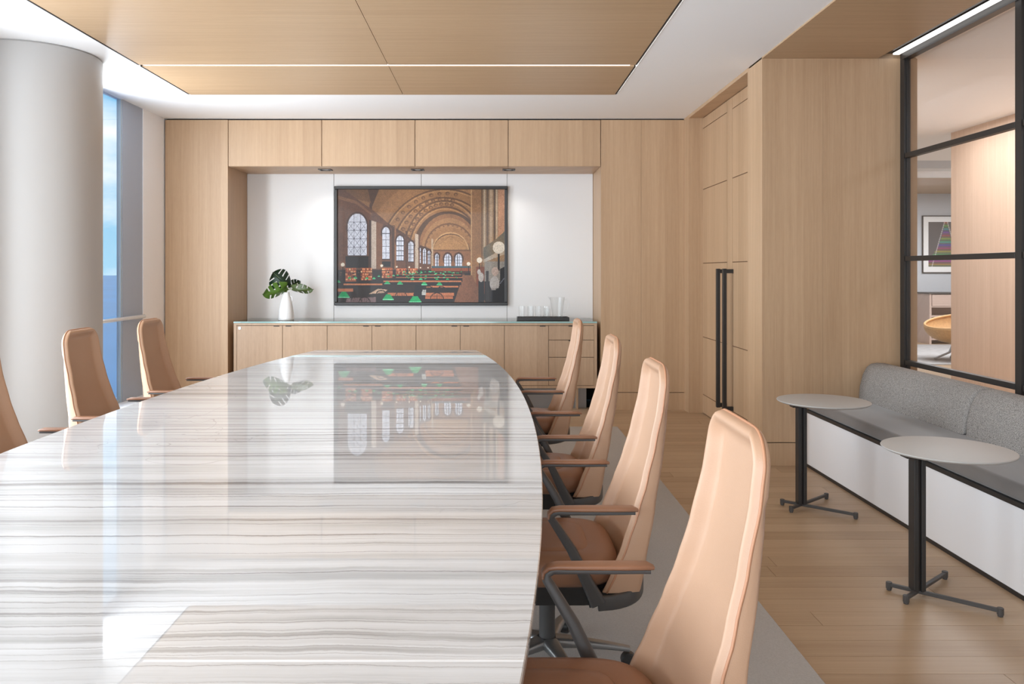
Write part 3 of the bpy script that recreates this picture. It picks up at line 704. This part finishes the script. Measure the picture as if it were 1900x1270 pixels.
# ---------------------------------------------------------------- printed pictures
class Paint:
    def __init__(s, w, h, ww, hh):
        s.w, s.h = w, h; s.X, s.Y = np.meshgrid((np.arange(w)+.5)*ww/w, (np.arange(h)+.5)*hh/h); s.a = np.zeros((h, w, 3))
    def put(s, m, c, al=1.0):
        c = np.asarray(c, float)/255
        k = (m*al)[..., None]; s.a = s.a*(1-k)+c*k
    def poly(s, pts, c, al=1.0):
        ins = np.zeros_like(s.X, bool); n = len(pts)
        for i in range(n):
            x0, y0 = pts[i]; x1, y1 = pts[(i+1) % n]
            if y0 == y1: continue
            ins ^= ((y0 > s.Y) != (y1 > s.Y)) & (s.X < (x1-x0)*(s.Y-y0)/(y1-y0)+x0)
        s.put(ins.astype(float), c, al)
    def rect(s, x0, y0, x1, y1, c, al=1.0): s.put(((s.X >= x0) & (s.X <= x1) & (s.Y >= y0) & (s.Y <= y1)).astype(float), c, al)
    def ell(s, cx, cy, rx, ry, c, al=1.0, ymax=1e9, soft=0, xmin=-1e9, xmax=1e9):
        d = np.sqrt(((s.X-cx)/rx)**2+((s.Y-cy)/ry)**2)
        m = (d < 1).astype(float) if not soft else np.clip((1-d)/soft, 0, 1)
        s.put(m*(s.Y < ymax)*(s.X > xmin)*(s.X < xmax), c, al)
    def arc(s, cx, cy, rx, ry, wd, c, al=1.0, ymax=1e9, xmin=-1e9, xmax=1e9):
        d = np.sqrt(((s.X-cx)/rx)**2+((s.Y-cy)/ry)**2)
        s.put(((np.abs(d-1)*min(rx, ry) < wd) & (s.Y < ymax) & (s.X > xmin) & (s.X < xmax)).astype(float), c, al)
    def line(s, x0, y0, x1, y1, wd, c, al=1.0):
        dx, dy = x1-x0, y1-y0; L_ = math.hypot(dx, dy); t_ = np.clip(((s.X-x0)*dx+(s.Y-y0)*dy)/L_**2, 0, 1)
        s.put((np.hypot(s.X-x0-t_*dx, s.Y-y0-t_*dy) < wd).astype(float), c, al)
    def mesh(s, name, wid, hei, mat, parent, y):          # vertical sheet facing -y, centred on x, bottom at z=0
        lin = np.where(s.a <= .04045, s.a/12.92, ((s.a+.055)/1.055)**2.4)
        W_, H_ = s.w, s.h
        xs = np.linspace(-wid/2, wid/2, W_+1); zs_ = np.linspace(hei, 0, H_+1)
        gx, gz = np.meshgrid(xs, zs_); co_ = np.stack([gx, np.full_like(gx, y), gz], -1).reshape(-1, 3).astype(np.float32)
        ii = (np.arange(H_)[:, None]*(W_+1)+np.arange(W_)[None, :]).reshape(-1)
        q = np.stack([ii, ii+W_+1, ii+W_+2, ii+1], -1).astype(np.int32)
        me = bpy.data.meshes.new(name); me.vertices.add(len(co_)); me.vertices.foreach_set('co', co_.ravel())
        me.loops.add(q.size); me.loops.foreach_set('vertex_index', q.ravel()); me.polygons.add(len(q))
        me.polygons.foreach_set('loop_start', np.arange(0, q.size, 4, dtype=np.int32)); me.update(calc_edges=True)
        at = me.attributes.new('print', 'FLOAT_COLOR', 'FACE')
        at.data.foreach_set('color', np.concatenate([lin.reshape(-1, 3), np.ones((len(q), 1))], 1).astype(np.float32).ravel())
        me.materials.append(mat); o = bpy.data.objects.new(name, me); COL.objects.link(o); o.parent = parent; return o

def reading_room():
    P = Paint(440, 296, 1604, 1080); R = random.Random(3); ox, oy = -88, -85
    rs = np.random.RandomState(2)
    P.a[:] = np.array((104, 72, 54))/255
    P.rect(0, 0, 320, 760, (118, 82, 62)); P.rect(0, 760, 1604, 1080, (46, 34, 30))
    # barrel vault seen along its length
    P.poly([(90, 0), (1290, 0), (1290, 700), (920, 700), (760, 560), (560, 420), (480, 300), (90, 40)], (150, 112, 78))
    P.ell(1000, 700, 760, 820, (164, 124, 88), 1, 700, xmax=1290); P.ell(1000, 700, 640, 720, (156, 118, 82), 1, 700, xmax=1290)
    P.poly([(290, 0), (400, 0), (330, 170), (330, 330), (300, 330), (310, 100)], (84, 58, 44), .9)
    P.poly([(60, 0), (290, 0), (320, 130), (180, 90)], (128, 94, 66))
    arcs = [(1030, 640, 620, 640), (1020, 640, 500, 560), (1025, 620, 390, 510), (1035, 600, 350, 430)]
    for cx, cy, rx, ry in arcs: P.arc(cx, cy, rx, ry, 7, (104, 76, 54), .9, 620, xmax=1285); P.arc(cx, cy, rx-16, ry-16, 5, (186, 146, 106), .8, 620, xmax=1285)
    for cx, cy, rx, ry in ((1030, 640, 560, 600), (1022, 630, 445, 535), (1030, 610, 370, 470)):
        for k in range(13):
            a = PI*(1.02+.045*k+.0)
            x_, y_ = cx+rx*math.cos(a), cy+ry*math.sin(a)
            if x_ < 1270 and y_ > 8:
                P.ell(x_, y_, 20, 17, (104, 76, 54), .85); P.ell(x_+3, y_+3, 12, 10, (150, 112, 80), .9)
    P.ell(1060, 560, 330, 350, (92, 66, 46), 1, 600, xmax=1290); P.ell(1065, 570, 285, 335, (150, 110, 76), 1, 640, xmax=1290)
    P.ell(1070, 575, 262, 300, (168, 128, 90), 1, 640, xmax=1285)
    P.arc(1074, 580, 235, 250, 7, (116, 84, 58), .9, 640, xmax=1280); P.ell(1078, 585, 215, 225, (162, 122, 84), 1, 640, xmax=1280)
    for k in range(14):
        a = PI*(1.05+.062*k); P.ell(1074+228*math.cos(a), 585+238*math.sin(a), 9, 8, (122, 90, 62), .8)
    P.ell(1085, 590, 185, 165, (96, 68, 48), 1, 640, xmax=1280); P.ell(1088, 595, 168, 162, (176, 136, 94), 1, 640, xmax=1280)
    P.arc(1085, 592, 172, 176, 6, (206, 168, 122), .9, 620, xmax=1280)
    for k in range(9): a = PI*(1.1+.1*k); P.line(1085, 450, 1085+165*math.cos(a), 600+150*math.sin(a), 2, (140, 104, 70), .6)
    P.rect(915, 580, 1290, 770, (150, 108, 78)); P.rect(915, 575, 1290, 592, (120, 86, 62))
    # window wall
    P.poly([(0, 0), (60, 0), (180, 90), (330, 190), (480, 320), (640, 420), (760, 520), (920, 580), (920, 770), (0, 770)], (112, 78, 60))
    P.poly([(0, 60), (180, 110), (330, 230), (330, 250), (180, 140), (0, 90)], (146, 108, 80), .8)
    P.poly([(480, 320), (640, 420), (760, 520), (920, 580), (920, 600), (760, 545), (640, 450), (480, 350)], (88, 62, 48), .9)
    for x0, x1, c in ((322, 372, (206, 188, 172)), (372, 432, (132, 92, 66)), (302, 325, (72, 48, 38)), (520, 545, (86, 60, 46)), (545, 560, (150, 108, 78)), (652, 672, (92, 64, 48)), (745, 775, (196, 178, 160)), (775, 790, (110, 76, 56)), (900, 920, (190, 166, 140))):
        P.poly([(x0, 200+.3*x0), (x1, 200+.3*x1), (x1, 760), (x0, 760)], c)
    def win(x0, x1, yt, yb, nx, ny, skew=0.0):
        cx = (x0+x1)/2; r_ = (x1-x0)/2
        P.ell(cx, yt+r_*1.4, r_+16, r_*1.4+18, (82, 56, 44)); P.ell(cx, yt+r_*1.4, r_, r_*1.4, (226, 228, 238)); P.rect(x0, yt+r_*1.4, x1, yb, (226, 228, 238))
        for i in range(1, nx): P.line(x0+(x1-x0)*i/nx, yt+8, x0+(x1-x0)*i/nx, yb, 2.6, (48, 44, 54))
        for j in range(1, ny+1): P.line(x0, yt+(yb-yt)*j/ny, x1, yt+(yb-yt)*j/ny, 2.6, (48, 44, 54))
        if nx > 2 and x1-x0 > 100:
            for i in range(nx):
                for j in range(1, ny):
                    a, b_ = x0+(x1-x0)*i/nx, x0+(x1-x0)*(i+1)/nx; c0, d0 = yt+(yb-yt)*j/ny, yt+(yb-yt)*(j+1)/ny
                    P.line(a, c0, b_, d0, 1.6, (110, 106, 120), .9); P.line(b_, c0, a, d0, 1.6, (110, 106, 120), .9)
    win(97, 282, 232, 632, 3, 5); win(430, 500, 362, 668, 2, 5); win(566, 634, 445, 682, 3, 5); win(680, 730, 500, 694, 3, 5)
    win(790, 800, 562, 706, 1, 4); win(822, 848, 566, 714, 2, 4); win(868, 888, 588, 716, 2, 4)
    for x0, x1 in ((938, 970), (1026, 1090), (1130, 1194)): win(x0, x1, 618, 735, 3, 4)
    P.rect(905, 735, 1290, 752, (70, 96, 104)); P.rect(900, 752, 1290, 800, (150, 86, 56)); P.rect(900, 780, 1290, 800, (84, 50, 36))
    P.rect(75, 640, 300, 750, (34, 26, 24)); P.rect(425, 690, 510, 740, (34, 26, 24))
    for x0, x1, y0, y1 in ((75, 180, 750, 880), (222, 330, 750, 870), (428, 530, 752, 850), (560, 660, 755, 815), (680, 765, 755, 805)):
        P.rect(x0, y0, x1, y1, (196, 112, 70))
        for yy in range(int(y0)+14, int(y1), 24):
            for k in range(int((x1-x0)/9)): P.rect(x0+k*9, yy-8, x0+k*9+6, yy+8, R.choice([(236, 196, 150), (120, 60, 40), (222, 150, 110), (96, 50, 36)]))
            P.rect(x0, yy+9, x1, yy+13, (90, 46, 30))
    # right hand piers and mantel
    P.rect(1278, 0, 1392, 920, (158, 120, 86)); P.rect(1278, 0, 1290, 920, (196, 160, 120)); P.rect(1380, 0, 1395, 920, (118, 92, 70))
    P.rect(1392, 0, 1604, 760, (168, 140, 112))
    for x_, w_, c in ((1405, 14, (206, 186, 160)), (1430, 22, (120, 98, 80)), (1462, 24, (196, 172, 146)), (1500, 16, (110, 90, 74)), (1520, 14, (210, 190, 164)), (1542, 62, (206, 160, 130))): P.rect(x_, 0, x_+w_, 560, c)
    P.poly([(1604, 400), (1604, 540), (1400, 690), (1400, 560), (1530, 470)], (120, 116, 104)); P.poly([(1604, 560), (1604, 620), (1400, 700), (1400, 672)], (206, 196, 182))
    P.rect(1410, 690, 1604, 880, (168, 160, 150)); P.rect(1330, 740, 1410, 1000, (138, 80, 54))
    for k in range(46): P.ell(R.uniform(0, 1290), R.uniform(790, 850), R.uniform(5, 14), R.uniform(4, 9), R.choice([(60, 40, 34), (150, 96, 70), (110, 80, 66), (30, 26, 28)]), .8)
    # tables and floor
    P.poly([(1200, 820), (1290, 820), (1420, 1080), (1120, 1080), (1160, 960)], (142, 100, 76))
    for y_, x0, x1, c in ((812, 620, 1190, (170, 112, 80)), (838, 560, 1200, (186, 120, 86)), (872, 440, 1190, (196, 130, 92)), (900, 60, 430, (208, 140, 100)), (922, 800, 1160, (206, 136, 96)), (950, 0, 150, (196, 124, 86)), (990, 480, 1120, (200, 132, 96)), (1020, 840, 1110, (192, 124, 88))):
        P.rect(x0, y_, x1, y_+(8 if y_ < 860 else 16 if y_ < 940 else 28), c); P.rect(x0, y_+(8 if y_ < 860 else 16 if y_ < 940 else 28), x1, y_+44, (34, 26, 26), .9)
    P.poly([(90, 1040), (370, 1030), (370, 1080), (80, 1080)], (140, 116, 116)); P.poly([(300, 1000), (390, 950), (480, 960), (450, 990)], (222, 190, 164))
    P.poly([(745, 910), (850, 920), (840, 1060), (720, 1060)], (24, 22, 26)); P.rect(810, 960, 850, 1010, (196, 196, 190))
    for cx, cy, rx, ry in ((180, 1075, 50, 70), (260, 1090, 55, 60), (610, 1030, 55, 60), (690, 990, 40, 60), (870, 980, 60, 55), (1000, 990, 55, 60), (955, 1050, 62, 60), (420, 1000, 45, 35)):
        P.arc(cx, cy, rx, ry, 4, (46, 30, 26), 1, cy)
        for k in range(-2, 3): P.line(cx+k*rx*.3, cy, cx+k*rx*.33, cy-ry*.85, 2, (60, 40, 32), .9)
    # globe lamps, busts
    for cx, cy, r_ in ((50, 720, 18), (424, 730, 13), (568, 740, 8), (688, 745, 7), (796, 750, 6), (870, 750, 6), (1258, 712, 17), (1363, 677, 26), (1548, 557, 58)):
        P.ell(cx, cy, r_*2.6, r_*2.6, (226, 160, 96), .35, soft=.9); P.line(cx, cy, cx, cy+r_*6 if r_ < 40 else 770, max(2, r_*.16), (30, 26, 26)); P.ell(cx, cy, r_, r_, (252, 240, 222))
    P.rect(1352, 875, 1408, 1080, (22, 20, 22)); P.ell(1378, 840, 26, 45, (206, 196, 188)); P.ell(1358, 790, 16, 26, (214, 204, 196))
    P.ell(1508, 900, 46, 70, (206, 198, 192)); P.ell(1512, 785, 34, 42, (214, 190, 176)); P.poly([(1425, 780), (1450, 780), (1455, 1060), (1425, 1060)], (60, 54, 52))
    P.poly([(1560, 760), (1604, 740), (1604, 1080), (1470, 1080), (1480, 960), (1560, 940)], (28, 26, 30)); P.line(1560, 900, 1600, 850, 5, (150, 150, 160), .8); P.rect(1476, 945, 1520, 965, (180, 172, 166))
    # green lamps
    def lampg(x_, y_, s_):
        P.line(x_, y_, x_, y_+s_*1.1, max(2, s_*.08), (30, 26, 24)); P.poly([(x_-s_*.35, y_-s_*.5), (x_+s_*.35, y_-s_*.5), (x_+s_, y_+s_*.4), (x_-s_, y_+s_*.4)], (24, 168, 106)); P.rect(x_-s_, y_+s_*.35, x_+s_, y_+s_*.5, (150, 240, 190))
    for k in range(60): lampg(R.uniform(620, 1190), 785+R.uniform(0, 1)**2*70, R.uniform(6, 10))
    for x_, y_, s_ in ((115, 846, 18), (172, 844, 18), (282, 848, 17), (350, 848, 16), (398, 828, 12), (488, 830, 14), (538, 822, 12), (578, 820, 12), (718, 855, 18), (798, 855, 18), (848, 830, 14), (956, 858, 15), (1056, 858, 16), (478, 892, 28), (600, 895, 28), (832, 900, 28), (978, 902, 27), (8, 880, 20), (60, 1008, 58), (486, 1030, 54), (746, 1050, 60)): lampg(x_, y_, s_)
    lum = P.a.mean(-1, keepdims=True); P.a = lum+(P.a-lum)*1.12
    k_ = 0.80+0.20*np.clip((P.X-100)/700, 0, 1)*np.clip((1500-P.X)/300, 0.3, 1)
    nz_ = np.kron(rs.normal(0, .016, (37, 55)), np.ones((8, 8)))+np.kron(rs.normal(0, .035, (148, 220)), np.ones((2, 2)))+rs.normal(0, .03, (296, 440))
    P.a = np.clip((P.a**1.12)*(k_*0.93)[..., None]*(1+nz_[..., None]*1.2), 0, 1)
    return P
sc9 = 1480/(YN-0.01)
pw, ph = (942-621)/sc9, (567-346)/sc9
pf = thing('framed_picture', 'large black framed photograph of a vaulted library reading room with green lamps', 'picture', ((781.5-913)/sc9, YN-0.001, EYE-(567-504)/sc9))
fw = 0.036
def frame_parts(par, w_, h_, fw, y0, y1, mat):
    for a, b_, c0, d0 in ((-w_/2, w_/2, 0, fw), (-w_/2, w_/2, h_-fw, h_), (-w_/2, -w_/2+fw, fw, h_-fw), (w_/2-fw, w_/2, fw, h_-fw)):
        MB().box(a, b_, y0, y1, c0, d0).build('frame_bar', mat, par, bevel=0.006 if fw > .03 else 0.0)
frame_parts(pf, pw, ph, fw, -0.045, 0, M['black'])
pr = reading_room().mesh('print', pw-2*fw+0.002, ph-2*fw+0.002, M['print'], pf, -0.026); pr.location.z = fw-0.001

# ---------------------------------------------------------------- vase with monstera leaves
VX, VY = (531-913)/1480*8.62, 8.62
va_ = thing('vase', 'white tapered ceramic vase holding monstera leaves on the credenza', 'vase', (VX, VY, 0.926))
MB().lathe([(.080, 0), (.084, .004), (.084, .010), (.080, .012), (.080, .017), (.0845, .019), (.083, .05), (.075, .12), (.062, .19), (.046, .245), (.036, .285), (.034, .30), (.031, .30), (.030, .27)], 48, cap1=False).build('body', M['ceramic'], va_, smooth=True, auto=0.8)
MB().tube([(.040, 0, .262), (.058, 0, .255), (.066, 0, .235), (.066, 0, .20), (.060, 0, .185)], .005, 8).build('handle', M['ceramic'], va_, smooth=True)
def leaf(name, label, base, tip, width, droop, mat, roll, seed):
    R = random.Random(seed)
    base, tip = Vector(base), Vector(tip); L_ = (tip-base).length; f = (tip-base).normalized()
    s_ = f.cross(Vector((0, -1, 0))); s_.normalize(); n_ = s_.cross(f).normalized()
    rot = Matrix.Rotation(roll, 3, f); s_ = rot @ s_; n_ = rot @ n_
    b_ = MB(); NV, NB = 54, 9
    def hw(v): return width*(max(0, math.sin(PI*min(1, (v+.10)/1.10)))**.62)*(1-.15*v)
    for sd in (-1, 1):
        g = [R.uniform(-.02, .02) for _ in range(5)]
        idx = {}
        for i in range(NV+1):
            for j in range(NB+1):
                v = i/NV; q = j/NB; w = hw(v)*q
                back = -.10*L_*q*q*(1-v)**2
                p_ = base+f*(v*L_*.92+q*.20*L_*(v+.1)*(1-v)*1.6+back)+s_*(sd*w)+n_*(-droop*((v-.4)**2*L_+.8*w*w/width)+.012*math.sin(q*3+v*5))
                idx[i, j] = len(b_.v); b_.v.append(tuple(p_))
        for i in range(NV):
            v = (i+.5)/NV; cut = 0
            for k, gv in enumerate((.26, .48, .70)):
                if abs(v-gv-g[k]) < .026: cut = 1
            for j in range(NB):
                q = (j+.5)/NB
                if cut and q > .38: continue
                b_.f.append((idx[i, j], idx[i+1, j], idx[i+1, j+1], idx[i, j+1]))
    tp = thing(name, label, 'leaf', (0, 0, 0), group='monstera leaves in the vase')
    bl = b_.build('blade', mat, tp, smooth=True)
    so = bl.modifiers.new('thickness', 'SOLIDIFY'); so.thickness = 0.0012
    MB().tube([base+f*(L_*.9*k/6)+n_*(-droop*((.98*k/6-.4)**2*L_)) + n_*0.0015 for k in range(7)], [.0025, .0022, .002, .0018, .0014, .001, .0006], 5).build('midrib', M['stem'], bl, smooth=True)
    neck = Vector((VX+.004*seed-.01, VY, 0.926+.16)); mid = Vector((VX+.004*seed-.01, VY, 0.926+.31))
    MB().tube([neck, neck.lerp(mid, .6), mid, mid.lerp(base, .5)+Vector((0, 0, .008)), base], .0042, 6).build('stalk', M['stem'], tp, smooth=True)
def at(px, py, Y): return ((px-913)/1480*Y, Y, EYE-(py-504)/1480*Y)
leaf('monstera_leaf', 'big dark green monstera leaf standing upright over the vase', at(532, 532, 8.60), at(506, 503, 8.50), .135, .35, M['leaf_dark'], .5, 1)
leaf('monstera_leaf', 'light green monstera leaf drooping toward the window side of the vase', at(534, 534, 8.58), at(487, 553, 8.44), .10, .5, M['leaf_light'], -.75, 2)
leaf('monstera_leaf', 'olive green monstera leaf reaching out toward the picture', at(541, 536, 8.62), at(582, 541, 8.55), .062, .4, M['leaf_olive'], .5, 3)
leaf('monstera_leaf', 'small dark monstera leaf behind the upright one', at(535, 532, 8.68), at(560, 523, 8.74), .06, .3, M['leaf_dark'], .9, 4)

# ---------------------------------------------------------------- tray, tumblers and jug
TYc = 8.60; sc_t = 1480/TYc
tx0, tx1 = (960-913)/sc_t, (1054-913)/sc_t
tr_ = thing('serving_tray', 'black rectangular tray under tumblers and glass jug on the credenza', 'tray', ((tx0+tx1)/2, TYc, 0.926))
hw_ = (tx1-tx0)/2
MB().box(-hw_, hw_, -.10, .10, 0, .010).build('base', M['black'], tr_)
for a, b_, c0, d0 in ((-hw_, hw_, -.105, -.093), (-hw_, hw_, .093, .105), (-hw_-.005, -hw_+.007, -.10, .10), (hw_-.007, hw_+.005, -.10, .10)):
    MB().box(a, b_, c0, d0, 0, .034).build('rim', M['black'], tr_, bevel=0.003)
gl_ = None
gpos = [(968, 8.60, 'first'), (984.5, 8.60, 'second'), (998.5, 8.60, 'third'), (1013, 8.60, 'fourth')]
def tumbler():
    t_ = thing('tumbler', '', 'glass', group='tumblers on the tray')
    MB().lathe([(.0295, 0), (.0315, .003), (.0335, .140), (.0315, .140), (.0295, .014), (.005, .012)], 24, cap1=True).build('body', M['tumbler'], t_, smooth=True, auto=.7)
    MB().lathe([(.028, .0035), (.029, .006), (.026, .012)], 24).build('base_glass', M['water'], t_, smooth=True, auto=.7)
    return t_
g0 = tumbler()
for k, (px, Y, wd_) in enumerate(gpos):
    o = g0 if k == 0 else copy_tree(g0)
    o.location = ((px-913)/1480*Y, Y, 0.9365)
    o['label'] = ['clear tall tumbler on the black tray, nearest the picture', 'clear tall tumbler on the black tray, second from the picture', 'clear tall tumbler on the black tray, third from the picture', 'clear tall tumbler on the black tray, next to the jug'][k]
o = copy_tree(g0); o.location = ((1021-913)/1480*8.655-.03, 8.655, 0.9365); o.scale = (1, 1, .8); o['label'] = 'shorter clear tumbler half hidden behind the glass jug'
jx = (1034-913)/sc_t
jg = thing('water_jug', 'clear glass water jug with a curved handle on the black tray', 'jug', (jx, TYc-0.01, 0.9365))
MB().lathe([(.048, 0), (.050, .006), (.058, .06), (.072, .16), (.078, .225), (.080, .235), (.077, .235), (.069, .16), (.055, .06), (.046, .012), (.004, .010)], 36, cap1=True).build('body', M['tumbler'], jg, smooth=True, auto=.7)
MB().tube([(.074, 0, .205), (.10, 0, .215), (.118, 0, .19), (.118, 0, .14), (.10, 0, .085), (.066, 0, .066)], [.006, .006, .006, .006, .0055, .005], 8).build('handle', M['tumbler'], jg, smooth=True)
MB().loft([[(-.070, -.018, .20), (-.074, 0, .198), (-.070, .018, .20)], [(-.079, -.022, .236), (-.100, 0, .240), (-.079, .022, .236)]], False, False, closed=False).build('spout', M['tumbler'], jg, smooth=True)

# ---------------------------------------------------------------- study seen through the partition
fy = 16.39; sF = 1480/fy
P2 = Paint(60, 84, 100, 140); P2.a[:] = np.array((92, 90, 92))/255
for j in range(84):
    k = j/84; w_ = 6+k*k*60; hue = (k*3.3) % 1.0
    import colorsys
    c_ = [255*v for v in colorsys.hsv_to_rgb(hue, .75, .85)]
    P2.put(((np.abs(P2.X-50) < w_) & (np.abs(P2.Y-(j+.5)*140/84) < .9)).astype(float), c_, .42 if j % 6 < 3 else .12)
for k in (-1, 1): P2.line(50+k*4, 0, 50+k*40, 140, 1.2, (196, 190, 190), .8)
af = thing('abstract_picture', 'framed dark print with rainbow streaks on the pale wall beyond the glass', 'picture', (8.86+.46, fy, EYE-(507-504)/sF))
frame_parts(af, .98, 1.18, .018, -.03, 0, M['black'])
MB().box(-.475, .475, -.012, -.002, .017, 1.163).build('mount', M['mat_white'], af)
q_ = P2.mesh('print', .72, .92, attr_mat('study_print'), af, -.0125); q_.location.z = .13
dk = thing('study_desk', 'pale limed oak desk unit with a drawer and open shelves beyond the glass', 'desk', (8.72, 15.9, 0))
for nm, a in (('worktop', (-.02, 1.9, -.02, .48, 1.0, 1.03)),): MB().box(*a).build(nm, M['graphite'], dk)
for a in ((0, .04, 0, .46, 0, 1.0), (1.84, 1.88, 0, .46, 0, 1.0)): MB().box(*a).build('side_board', M['desk'], dk)
MB().box(.04, 1.84, .44, .46, 0, 1.0).build('back_board', M['desk'], dk)
d_ = MB().box(.05, 1.83, -.005, .02, .76, .985).build('drawer', M['desk'], dk); MB().box(.60, .74, -.02, -.005, .83, .90).build('pull', M['bronze'], d_)
for z in (.08, .32, .54, .73): MB().box(.04, 1.84, .01, .44, z, z+.03).build('shelf', M['desk'], dk)
rc = thing('rattan_chair', 'woven rattan tub chair on a grey metal pedestal beyond the glass', 'chair', (7.56, 12.95, 0.012), 0.5)
rows = []
for i in range(13):
    v = i/12; r = []
    for j in range(40):
        a = 2*PI*j/40; rad = .07+.40*math.sin(v*PI/2)**.85
        lip = .52+.13*(1+math.cos(a))*.5*1.6
        r.append((rad*math.cos(a)*1.02, rad*math.sin(a), .285+(lip-.285)*(v**1.5)))
    rows.append(r)
sh = MB().loft(rows, True, False).build('woven_shell', M['rattan'], rc, smooth=True); so = sh.modifiers.new('thickness', 'SOLIDIFY'); so.thickness = .02; so.offset = 1
MB().tube(rows[-1]+[rows[-1][0]], .020, 8).build('rim', M['rattan'], rc, smooth=True)
for k in range(4):
    a = PI/4+k*PI/2; MB().sweep([(.05*math.cos(a), .05*math.sin(a), .30), (.12*math.cos(a), .12*math.sin(a), .12), (.34*math.cos(a), .34*math.sin(a), .012)], (-math.sin(a), math.cos(a), 0), lambda i: rrect(.035, .012, .006, 2)).build('leg', M['alu'], rc)
